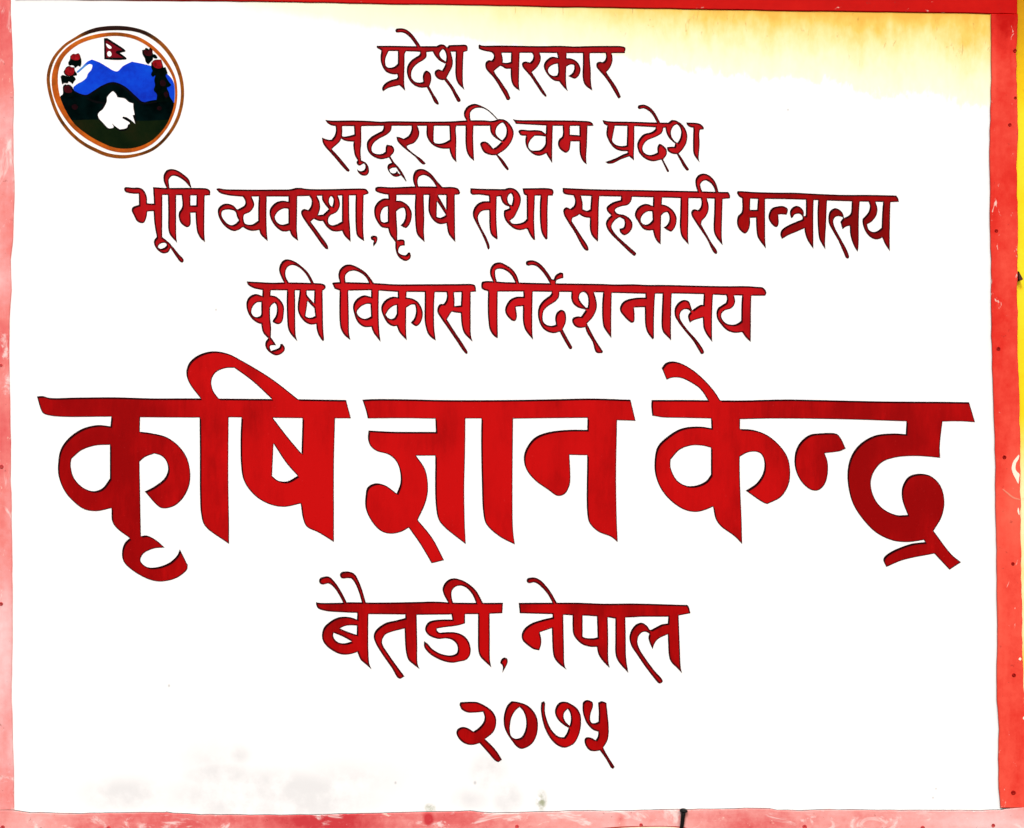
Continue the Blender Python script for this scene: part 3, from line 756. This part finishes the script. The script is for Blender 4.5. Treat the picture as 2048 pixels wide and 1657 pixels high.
def strip(name, inner, outer, mats, inner_n, proud=PROUD, bevel=1.6, label=None):
    """a strip of the frame: inner edge points (wavy, as painted) then the outer ones; the front edge is rounded over"""
    pts = inner + outer
    n = len(pts)
    c = np.mean(np.array(pts), 0)
    P = np.array(pts, float)
    nxt, prv = np.roll(P, -1, 0), np.roll(P, 1, 0)
    d = nxt - prv
    d /= np.linalg.norm(d, axis=1)[:, None] + 1e-9
    nr = np.stack([-d[:, 1], d[:, 0]], 1)
    area = np.sum(P[:, 0] * nxt[:, 1] - nxt[:, 0] * P[:, 1])
    if area < 0: nr = -nr
    I = P + nr * bevel
    front = [frame_pt(*q, -proud) for q in I]
    side = [frame_pt(*q, -proud + .0012) for q in P]
    back = [frame_pt(*q, BACK) for q in P]
    verts = front + side + back
    faces, ids = [], []
    order = list(range(n)) if area < 0 else list(range(n - 1, -1, -1))
    faces.append(tuple(order)); ids.append(0)
    for i in range(n):
        j = (i + 1) % n
        q1, q2 = (i, j, n + j, n + i), (n + i, n + j, 2 * n + j, 2 * n + i)
        if area < 0: q1, q2 = q1[::-1], q2[::-1]
        faces += [q1, q2]
        ids += [0, 1 if i < inner_n - 1 else 0]
    faces.append(tuple(2 * n + k for k in order[::-1])); ids.append(0)
    ob = link(name, verts, faces, mats, board, ids)
    if label: ob["label"] = label
    return ob

def wavy(pts, step, amp, axis, seed):
    """adds the small wobble of a hand-painted edge between traced points"""
    rnd = random.Random(seed)
    out = []
    for (xa, ya), (xb, yb) in zip(pts[:-1], pts[1:]):
        m = max(1, int(math.hypot(xb - xa, yb - ya) / step))
        for k in range(m):
            t = k / m
            w = rnd.uniform(-amp, amp) if k or axis else 0
            out.append((xa + (xb - xa) * t + (w if axis == 'x' else 0), ya + (yb - ya) * t + (w if axis == 'y' else 0)))
    out.append(pts[-1])
    return out

e_left = wavy([(19, -60), (20, 20), (23, 90), (26, 200), (25, 300), (28, 400), (24, 480), (20, 520), (22, 580), (18, 640), (17, 700), (19, 800), (20, 860), (20, 960),
               (22, 1040), (23, 1150), (24, 1220), (23, 1300), (22, 1400), (24, 1460), (26, 1540), (27, 1622)], 22, .7, 'x', 1)
left = strip("side_strip", e_left, [(-60, 1622), (-60, -60)], [M_LEFT, M_LEFT], len(e_left), proud=.0016, label="pale chalky strip on the left with bright light painted into its pink")
e_right = wavy([(2001, 1617), (2000, 1600), (1997, 1520), (1999, 1460), (1995, 1400), (1994, 1330), (1996, 1250), (1995, 1180), (1993, 1060), (1992, 990), (1991, 900), (1988, 830),
                (1986, 760), (1984, 690), (1983, 600), (1983, 520), (1980, 450), (1981, 400), (1980, 300), (1983, 160), (1983, 28)], 18, .8, 'x', 2)
o_right = wavy([(2037, 28), (2034, 100), (2034, 170), (2037, 260), (2034, 320), (2036, 420), (2036, 470), (2035, 560), (2036, 640), (2036, 700), (2039, 800), (2041, 900), (2042, 1040), (2044, 1200),
                (2046, 1300), (2050, 1420), (2051, 1617)], 14, 1.1, 'x', 3)
right = strip("side_strip", e_right, o_right, [M_RIGHT, M_EDGE_BROWN], len(e_right), proud=.0040, label="orange-red scratched strip on the right")
e_top = wavy([(2036, 27.5), (1982, 27.5), (1930, 26), (1860, 24.5), (1700, 23), (1536, 20.5), (1400, 18), (1250, 15.5), (1100, 13), (1000, 10.5), (900, 8.5), (780, 8), (700, 6), (560, 3.2), (480, 2), (300, 0.6), (200, -.6), (28, -2)], 26, .5, 'y', 4)
top = strip("top_strip", e_top, [(28, -62), (2036, -62)], [M_TOP, M_EDGE_RED], len(e_top), proud=.0022, label="deep red strip along the top")
e_bot = wavy([(-60, 1620), (26, 1621), (60, 1626), (160, 1628), (260, 1626), (330, 1626), (332, 1624.5), (345, 1627), (400, 1630), (520, 1631), (640, 1630), (700, 1628), (850, 1625), (940, 1623), (962, 1625), (985, 1627),
              (1100, 1624), (1160, 1622), (1220, 1623), (1300, 1621), (1420, 1619), (1490, 1617.5), (1540, 1618), (1555, 1621), (1600, 1622), (1640, 1620), (1760, 1621), (1900, 1622), (2003, 1621), (2010, 1618), (2054, 1615)], 20, .5, 'y', 5)
o_bot = [(2054, 1674), (-60, 1674)]
bottom = strip("bottom_strip", e_bot, o_bot, [M_BOTTOM, M_EDGE_GREY], len(e_bot), proud=.0060, label="faded strip along the bottom with bright light painted into its rose")

# heads of the small nails that hold the strips
def lathe(name, prof, centre, mats, parent, tilt=(0, 0), seg=20):
    """prof: (radius, depth towards the viewer)"""
    verts, faces = [], []
    for r, h in prof:
        for k in range(seg):
            a = 2 * math.pi * k / seg
            verts.append((centre[0] + r * math.cos(a) + tilt[0] * h, centre[1] - h, centre[2] + r * math.sin(a) + tilt[1] * h))
    for j in range(len(prof) - 1):
        for k in range(seg):
            a, b = j * seg + k, j * seg + (k + 1) % seg
            faces.append((a, b, b + seg, a + seg))
    faces.append(tuple(range((len(prof) - 1) * seg, len(prof) * seg)))
    ob = link(name, verts, faces, mats, parent)
    ob.data.polygons.foreach_set('use_smooth', [True] * len(ob.data.polygons))
    return ob

M_HEAD = mat_plain("painted_over_nail_head", paint(168, 26, 20), .3, .5, .04, 200)
M_HEAD_PINK = mat_plain("painted_over_nail_head_pale", paint(206, 74, 74), .3, .5, .04, 200)
M_RUST = mat_plain("dark_rust", (.045, .008, .005), .4, .6, .3, 200)
def nail_head(strip_ob, px, py, r, proud, m):
    c = frame_pt(px, py, -proud)
    R = r * S
    ob = lathe("nail_head", [(R * 1.15, -.0006), (R * 1.1, .0002), (R, .0006), (R * .62, .0010), (R * .55, .0006), (R * .3, .0004)], c, [m], None)
    ob.parent = strip_ob
    return ob
for px, py, r in ((2030, 102, 3.4), (2031, 196, 2.6), (2020, 250, 3.2), (1993, 462, 3.4), (1997, 698, 3.6), (2009, 915, 3.6), (2026, 1128, 3.2), (2028, 1351, 3.6), (2027, 1586, 4.2)):
    nail_head(right, px, py, r, .0040, M_HEAD)
for px, py, r in ((2, 934, 3.8), (1, 1209, 3.6), (1, 731, 2.8)):
    nail_head(left, px, py, r, .0016, M_HEAD_PINK)
for px, py, r in ((1034, 1653, 3.4), (1282, 1650, 3.2), (1609, 1654, 4.2), (1845, 1656, 4.0), (1986, 1651, 3.4), (6, 1655, 4.0), (218, 1656, 3.6)):
    nail_head(bottom, px, py, r, .0060, M_HEAD_PINK)

# bare patches where the strip's paint has flaked, and a lit gap painted as one
M_CHIP_GAP = mat_plain("cream_primer_and_lit_gap", (.78, .74, .60), .06)
M_GAP_RIM = mat_plain("dark_red_gap_rim", paint(196, 60, 44), .2)
M_SCRATCH = mat_plain("scratched_paint", paint(255, 150, 122), .1)
def strip_film(name, txt, mats, parent, proud, h=.00025):
    v, f = union(parse(txt))
    c = np.array([W / 2, HT / 2])
    return film(name, (v - c) * KP + c, f, mats, parent, proud + h, proud - .0003)
for q in ("P 745,85 700,130 650,200 625,310 650,400 690,480 735,560 748,470 752,400 715,365 690,320 700,220 745,140", "P 735,960 722,1000 735,1060 752,1085 750,1020"):
    strip_film("chip_or_lit_gap", "O 1948 900 0.12077\n" + q, [M_CHIP_GAP], right, .0040)
strip_film("scratch", "O 1948 900 0.12077\nS 480,655,16 560,720,24 650,790,26 760,825,18", [M_SCRATCH], right, .0040)
for q in ("P 720,195 745,160 775,185 760,220 735,215", "P 805,1420 828,1385 860,1400 850,1450 820,1440"):
    strip_film("chip_or_lit_gap", "O 1968 1300 0.0966\n" + q, [M_CHIP_GAP], right, .0040)

strip_film("gap_rim", "O 0 0 1\nP 1188,1658* 1215,1655 1250,1652.8 1300,1651.8 1340,1652 1366,1654 1380,1658* 1380,1671* 1188,1671*", [M_GAP_RIM], bottom, .0060, .0002)  # dark red rim drawn around the lit gap
strip_film("chip_or_lit_gap", "O 0 0 1\nP 1214,1658* 1250,1655.2 1300,1653.6 1340,1653.8 1364,1656* 1372,1671* 1204,1671*", [M_CHIP_GAP], bottom, .0060, .0004)  # brightly lit wall below the strip, painted as a patch on it

# ---------------------------------------------------------------- lettering
MATS_SMALL, MATS_DEEP, MATS_BIG = [M_EDGE, M_MAROON, M_RED_SMALL], [M_EDGE, M_MAROON, M_RED_DEEP], [M_EDGE, M_MAROON, M_RED_BIG]
ZS = [[(2.6, 2.6), (-1.1, -1.0), (1.1, -1.0), (-1.0, 1.1)], [(3.5, 3.5), (-1.5, -1.2), (2.8, -2.5), (-2.5, 2.8)]]
ZB = [[(2.7, 2.9), (-1.0, -.9), (.9, -.8), (-.8, .9)], [(3.6, 3.8), (-1.6, -1.3), (1.7, -1.3), (-1.3, 1.7)]]
for label, txt in WORDS:
    v, f = union(parse(txt))
    loops = [v[l] for l in loops_of(boundary_loops(f))]
    big = 'heading' in label
    v, f, idx = inset_zones(loops, ZB if big else ZS)
    mats = MATS_BIG if big else (MATS_DEEP if (label.startswith('sixth') or label == 'third line, last word') or 'year' in label else MATS_SMALL)
    nm = "painted_number" if 'year' in label else "painted_word"
    ob = film(nm, v, f, mats, board, .00035, 0.0, idx)
    ob["label"] = label if 'year' in label else "red painted word, " + label

# ---------------------------------------------------------------- emblem
def ring_mat(name, stops, seed):
    g = G(name)
    n = g.noise(24, 4, .6, seed=seed)
    n2 = g.noise(140, 3, .6, seed=seed + 5)
    f = g.op('ADD', g.op('MULTIPLY', n, .8), g.op('MULTIPLY', n2, .2))
    if seed == 80: f = g.op('SUBTRACT', f, g.op('MULTIPLY', g.step(0, .7, g.blob(235, 40, 110, 60)), .6))
    return g.done(g.ramp(f, stops), .5, .04)
M_RING1 = ring_mat("brown_ring_paint", [(.2, paint(40, 14, 6)), (.40, paint(96, 52, 12)), (.52, paint(160, 84, 20)), (.62, paint(120, 70, 18)), (.8, paint(140, 100, 30))], 80)
M_RING2 = ring_mat("ochre_ring_paint", [(.25, paint(84, 52, 12)), (.40, paint(150, 74, 14)), (.52, paint(200, 92, 20)), (.62, paint(214, 116, 26)), (.78, paint(232, 170, 60))], 90)
M_BLUE = ring_mat("blue_mountain_paint", [(.3, paint(4, 36, 180)), (.5, paint(3, 66, 222)), (.75, paint(2, 92, 236))], 100)
M_SKYB = mat_plain("pale_blue_paint", paint(70, 150, 226), .15)
M_HILL = mat_plain("black_green_hill_paint", paint(2, 14, 14), .6, .6, 0, 40)
M_GRASS = ring_mat("olive_ground_paint", [(.3, paint(8, 24, 12)), (.5, paint(20, 32, 14)), (.7, paint(34, 34, 16))], 110)
for m_ in (M_GRASS,): m_.node_tree.nodes["Principled BSDF"].inputs["Specular IOR Level"].default_value = 0
M_WHITE = mat_plain("white_emblem_paint", (.82, .82, .82), .01)
M_BLACK = mat_plain("black_emblem_paint", paint(8, 8, 10), .3)
M_FLAG = mat_plain("crimson_flag_paint", paint(120, 12, 28), .3, scale=90)
M_FLOWER = mat_plain("red_flower_paint", paint(150, 16, 24), .5, scale=120)
M_FLOWER_DK = mat_plain("maroon_flower_paint", paint(66, 10, 16), .4, scale=120)
M_LEAF = mat_plain("dark_leaf_paint", paint(3, 13, 10), .4, .6, 0, 90)

E = "O 0 0 0.25\n"
emblem = painted("emblem", E + "P 490,765* 540,735 585,725* 640,758 690,765 745,740 820,690 905,662 990,695 1080,775 1140,825* 1200,808 1260,800 1330,800 1396,825* 1384,900 1356,985 1306,1050 1210,1130 1085,1188 960,1200 820,1165 690,1088 605,1015 535,930 495,860 474,790", [M_HILL], board, .00030)
emblem["label"] = "round painted emblem of blue mountains, flag and red flowers inside two brown rings"
def em(name, txt, mats, top, bottom=0.0):
    o_ = painted(name, E + txt, mats, emblem, top, bottom)
    return o_
em("ring", "R 940,226,35.4 1080,240,30.7 1180,275,30.7 1300,362,30.7 1395,490,30.7 1445,620,28.3 1460,740,26.0 1448,860,26.0 1405,985,26.0 1320,1110,23.6 1220,1195,23.6 1100,1240,23.6 980,1256,28.3 860,1240,28.3 760,1200,28.3 660,1145,26.0 560,1058,26.0 470,935,26.0 410,780,26.0 386,640,26.0 400,545,26.0 440,455,23.6 520,365,21.2 600,312,21.2 680,270,28.3 780,238,33.0", [M_RING1], .00032)
em("ring", "R 930,275,28.3 1060,295,28.3 1160,340,28.3 1260,420,28.3 1340,520,26.0 1395,630,21.2 1410,740,18.9 1400,850,18.9 1375,930,18.9 1330,1020,18.9 1230,1130,23.6 1120,1188,28.3 1010,1208,30.7 900,1195,30.7 790,1150,33.0 680,1085,33.0 580,1000,33.0 500,880,40.1 455,770,47.2 438,650,49.6 450,550,42.5 490,460,35.4 560,385,33.0 650,330,30.7 780,290,30.7", [M_RING2], .00040)
em("mountain", "P 590,690* 615,600 660,535 700,495 735,478* 800,503 870,545 905,566 940,572 985,530 1055,495* 1130,510 1210,530 1290,560 1345,600 1385,650 1396,720 1394,828* 1330,815 1240,815 1140,835* 1080,790 990,710 905,675 820,705 745,755 690,775 640,765 590,735", [M_BLUE], .00018)
em("snow", "P 580,705* 588,650 596,600 625,585 690,530 715,515 738,522 730,560 705,590 690,625 655,655 620,672\nP 612,540 625,528 640,545 625,565 612,572", [M_WHITE], .00028)
em("snow_edge", "S 620,578,12 660,545,14 690,520,12", [M_SKYB], .00036)
em("snow_edge", "S 1394,650,5 1399,720,6 1396,820,6", [M_SKYB], .00036)
em("ground", "P 560,965* 700,960 790,958 1000,965 1180,968 1366,958* 1308,1048 1210,1130 1085,1188 960,1200 820,1165 690,1088 605,1015", [M_GRASS], .00036)
em("hill_outline", "S 585,728,10 640,758,14 695,768,16 748,740,18 822,692,16 905,668,20 990,700,22 1080,780,24 1140,826,20 1250,818,12\nS 700,790,14 760,815,18 850,830,16\nP 905,722* 935,750 950,778 1000,782 1040,815 1078,825* 1076,870 1085,915 1092,990* 1045,975 1035,1020 1000,1048 955,1050* 900,1015 868,1040 820,990 780,950 776,905 800,880 840,815 850,780 882,735", [M_BLACK], .00044)
em("white_animal", "P 905,732* 925,750 940,780* 965,785 1000,792 1030,818 1066,830* 1068,870 1078,920* 1062,925* 1082,992* 1050,965 1010,940 985,935* 978,947* 1040,988 1025,1000* 1015,1025 960,1038* 920,1010 895,990 910,1015 905,1025* 870,1028 825,985 790,945 785,915 800,895 822,878 855,815 858,780 890,742", [M_WHITE], .00052)
em("flag", "P 832,308* 858,306* 1005,408 1000,415* 958,425* 1014,470 1008,478* 940,482 835,476*\n", [M_BLACK], .00030)
em("flag_cloth", "P 846,330* 860,328* 978,402* 930,412 925,425* 985,464* 850,462*\nN 850,352 868,360 890,376 892,388 878,392 860,380\nN 862,418 876,412 890,424 892,444 880,455 864,450 858,435", [M_FLAG], .00038)
em("moon", "P 850,352 868,360 890,376 892,388 878,392 860,380", [M_WHITE], .00044)
em("sun_disc", "P 862,418 876,412 890,424 892,444 880,455 864,450 858,435", [M_WHITE], .00044)
U, V = "O 90 40 0.09053\n", "O 230 40 0.09053\n"
def fl(o, leaf, petal, mat, h=.00058):
    if leaf: painted("leaves", o + leaf, [M_LEAF], emblem, h)
    if petal: painted("flower", o + petal, [mat], emblem, h + .00008)
fl(U, "P 560,800* 620,755 680,760* 740,742 770,775 790,830 805,900 800,990 780,1040* 730,1020* 690,1050 660,1065* 640,1020 590,1000 560,1010 525,1000* 515,950 540,905* 555,860",
   "P 590,785 640,765 700,762 745,755 768,795 775,855 740,888 680,897 620,885 580,850", M_FLOWER)
fl(U, "P 440,1100* 480,1040 540,1020* 590,1045 650,1050* 665,1130 705,1190 705,1230* 655,1240 600,1250 540,1255 480,1240 430,1200* 415,1150",
   "P 470,1085 530,1038 590,1050 635,1075 652,1130 625,1205 560,1235 485,1220 440,1165 450,1115", M_FLOWER)
fl(U, "P 348,1255* 390,1222 450,1235 540,1262 600,1245 660,1270 682,1320* 640,1370 612,1425* 570,1385 520,1362* 500,1400 430,1395 380,1430* 365,1350", None, None, .00074)
fl(U, "P 395,1500* 410,1455 460,1425* 480,1440 510,1428* 560,1445 610,1500 650,1570* 620,1680 500,1720 380,1700* 400,1620",
   "P 430,1490 480,1455 540,1470 585,1530 600,1590 540,1620 450,1600 425,1550", M_FLOWER_DK)
painted("snow", U + "S 540,1385,26 580,1425,32 622,1485,20", [M_WHITE], emblem, .00062)
fl(V, "P 600,670* 660,655 672,622* 705,625 750,658* 772,618* 800,630 826,660 832,720 845,762* 890,770 937,830 930,857* 870,850 840,830* 835,880 790,930 770,950 735,987* 680,930 660,850 610,760",
   "P 640,695 680,672 730,692 770,668 815,682 822,775 780,798 690,790 645,745", M_FLOWER_DK)
fl(V, "P 805,950* 880,888 1025,882* 1045,960 1075,1060* 1112,1048 1135,1100 1165,1180* 1120,1230 1150,1300 1200,1380 1245,1440* 1200,1480 1150,1500 1190,1600 1215,1700 1290,1815* 910,1815* 925,1650 858,1560 885,1450 868,1330 890,1230 840,1265* 798,1220 812,1160* 830,1130 803,1060",
   "P 832,940 875,902 940,893 1012,890 1026,960 1052,1030 1025,1065 960,1078 885,1058 842,1010", M_FLOWER)
M_DULL = mat_plain("dull_maroon_flower_paint", paint(30, 6, 12), .4)
for q in ("P 575,850 600,835 625,855 610,880 585,875", "P 1255,865 1275,850 1295,865 1285,885 1262,882", "P 1280,655 1305,640 1330,665 1320,690 1290,690", "P 1310,750 1335,735 1350,765 1330,785"):
    em("flower", q, [M_DULL], .00070)

# ---------------------------------------------------------------- the wall behind, and iron bits
def mat_wall():
    g = G("yellow_limewash")
    n = g.noise(7, 5, .6, seed=120)
    f2 = g.noise(90, 4, .6, seed=124)
    top_shade = g.op('SUBTRACT', 1.0, g.op('ADD', g.step(-60, 270, g.py), g.op('MULTIPLY', g.op('SUBTRACT', n, .5), .5)), True)  # shade on the wall's upper part, painted as a darker tone
    col = g.mix(g.step(.3, .7, n), (.82, .62, .012), (.83, .68, .03))
    col = g.mix(g.op('MULTIPLY', g.step(820, 1010, g.py), g.step(.3, .6, g.op('ADD', n, .1))), col, (.82, .80, .45))
    col = g.mix(g.op('MULTIPLY', top_shade, .9, True), col, (.42, .17, .006))
    col = g.mix(g.op('MULTIPLY', g.step(.62, .7, f2), .25), col, (.45, .25, .02))
    g.bump(g.op('ADD', n, g.op('MULTIPLY', f2, .3)), .5, .004)
    return g.done(col, .85, .03)
def box(name, lo, hi, mats, parent=None):
    x0, y0, z0 = lo
    x1, y1, z1 = hi
    v = [(x0, y0, z0), (x1, y0, z0), (x1, y1, z0), (x0, y1, z0), (x0, y0, z1), (x1, y0, z1), (x1, y1, z1), (x0, y1, z1)]
    f = [(0, 3, 2, 1), (4, 5, 6, 7), (0, 1, 5, 4), (1, 2, 6, 5), (2, 3, 7, 6), (3, 0, 4, 7)]
    return link(name, v, f, mats, parent)
wall = box("wall", (-1.7, BACK + .0005, -BASE), (1.7, BACK + .15, 1.9), [mat_wall()])
wall.location = (0, 0, BASE)
tag(wall, "yellow limewashed wall showing as a thin strip beside the signboard's right edge", "wall")

M_IRON = mat_plain("black_iron", (.006, .0055, .0055), .4, .5, .12, 150)
# headed iron nail driven in front of the bottom strip, its shank pointing down
def frame3(px, py, y): return np.array(frame_pt(px, py, y))
def rod(name, a, b, r0, r1, m, parent=None, seg=14, head=None):
    a, b = Vector(a), Vector(b)
    ax = (b - a).normalized()
    u = ax.cross(Vector((0, 1, 0))).normalized()
    w = ax.cross(u)
    prof = [(0, r0), (1, r1)] if head is None else head
    verts, faces = [], []
    L = (b - a).length
    for t, r in prof:
        for k in range(seg):
            an = 2 * math.pi * k / seg
            verts.append(tuple(a + ax * (L * t) + (u * math.cos(an) + w * math.sin(an)) * r))
    for j in range(len(prof) - 1):
        for k in range(seg):
            p, q = j * seg + k, j * seg + (k + 1) % seg
            faces.append((p, q, q + seg, p + seg))
    faces.append(tuple(range(seg))[::-1])
    faces.append(tuple(range((len(prof) - 1) * seg, len(prof) * seg)))
    ob = link(name, verts, faces, [m], parent)
    for i, p in enumerate(ob.data.polygons): p.use_smooth = len(p.vertices) == 4
    return ob
yN = -.0060 - .0046
nail = bpy.data.objects.new("nail", None)
scene.collection.objects.link(nail)
base = Vector(loc(1359, 1672, yN)) + Vector((0, 0, BASE))
nail.location = base
tag(nail, "black iron nail with a flat head, standing upright against the bottom strip of the frame", "nail")
def rel(px, py, y=yN): return tuple(Vector(loc(px, py, y)) + Vector((0, 0, BASE)) - base)
rod("shank", rel(1365.5, 1621), rel(1357.5, 1690), 0, 0, M_IRON, nail, head=[(0, 4.6 * S), (.08, 4.5 * S), (.3, 4.1 * S), (.9, 4.0 * S), (1, 1.0 * S)])
rod("head", rel(1366.2, 1614.5), rel(1365.4, 1622.5), 0, 0, M_IRON, nail, seg=20, head=[(0, 4.5 * S), (.2, 7.2 * S), (.55, 8.2 * S), (.75, 7.8 * S), (1, 4.4 * S)])

# small iron wedge driven beside the right strip
vw = [(2037.5, 543), (2040.5, 549), (2045.5, 558.5), (2044, 561), (2040, 561.5), (2037.5, 558)]
front, back = [loc(q[0], q[1], -.001) for q in vw], [loc(q[0], q[1], BACK) for q in vw]
n = len(vw)
c0 = Vector(loc(2041, 561, BACK))
fv = [tuple(Vector(p) - c0) for p in front + back]
ff = [tuple(range(n))[::-1], tuple(range(n, 2 * n))] + [(i, (i + 1) % n, n + (i + 1) % n, n + i) for i in range(n)]
wedge = link("iron_wedge", fv, ff, [M_RUST])
wedge.location = c0 + Vector((0, 0, BASE))
tag(wedge, "small black iron wedge stuck between the right strip and the yellow wall", "wedge")
print("faces", sum(len(o.data.polygons) for o in scene.objects if o.type == 'MESH'))
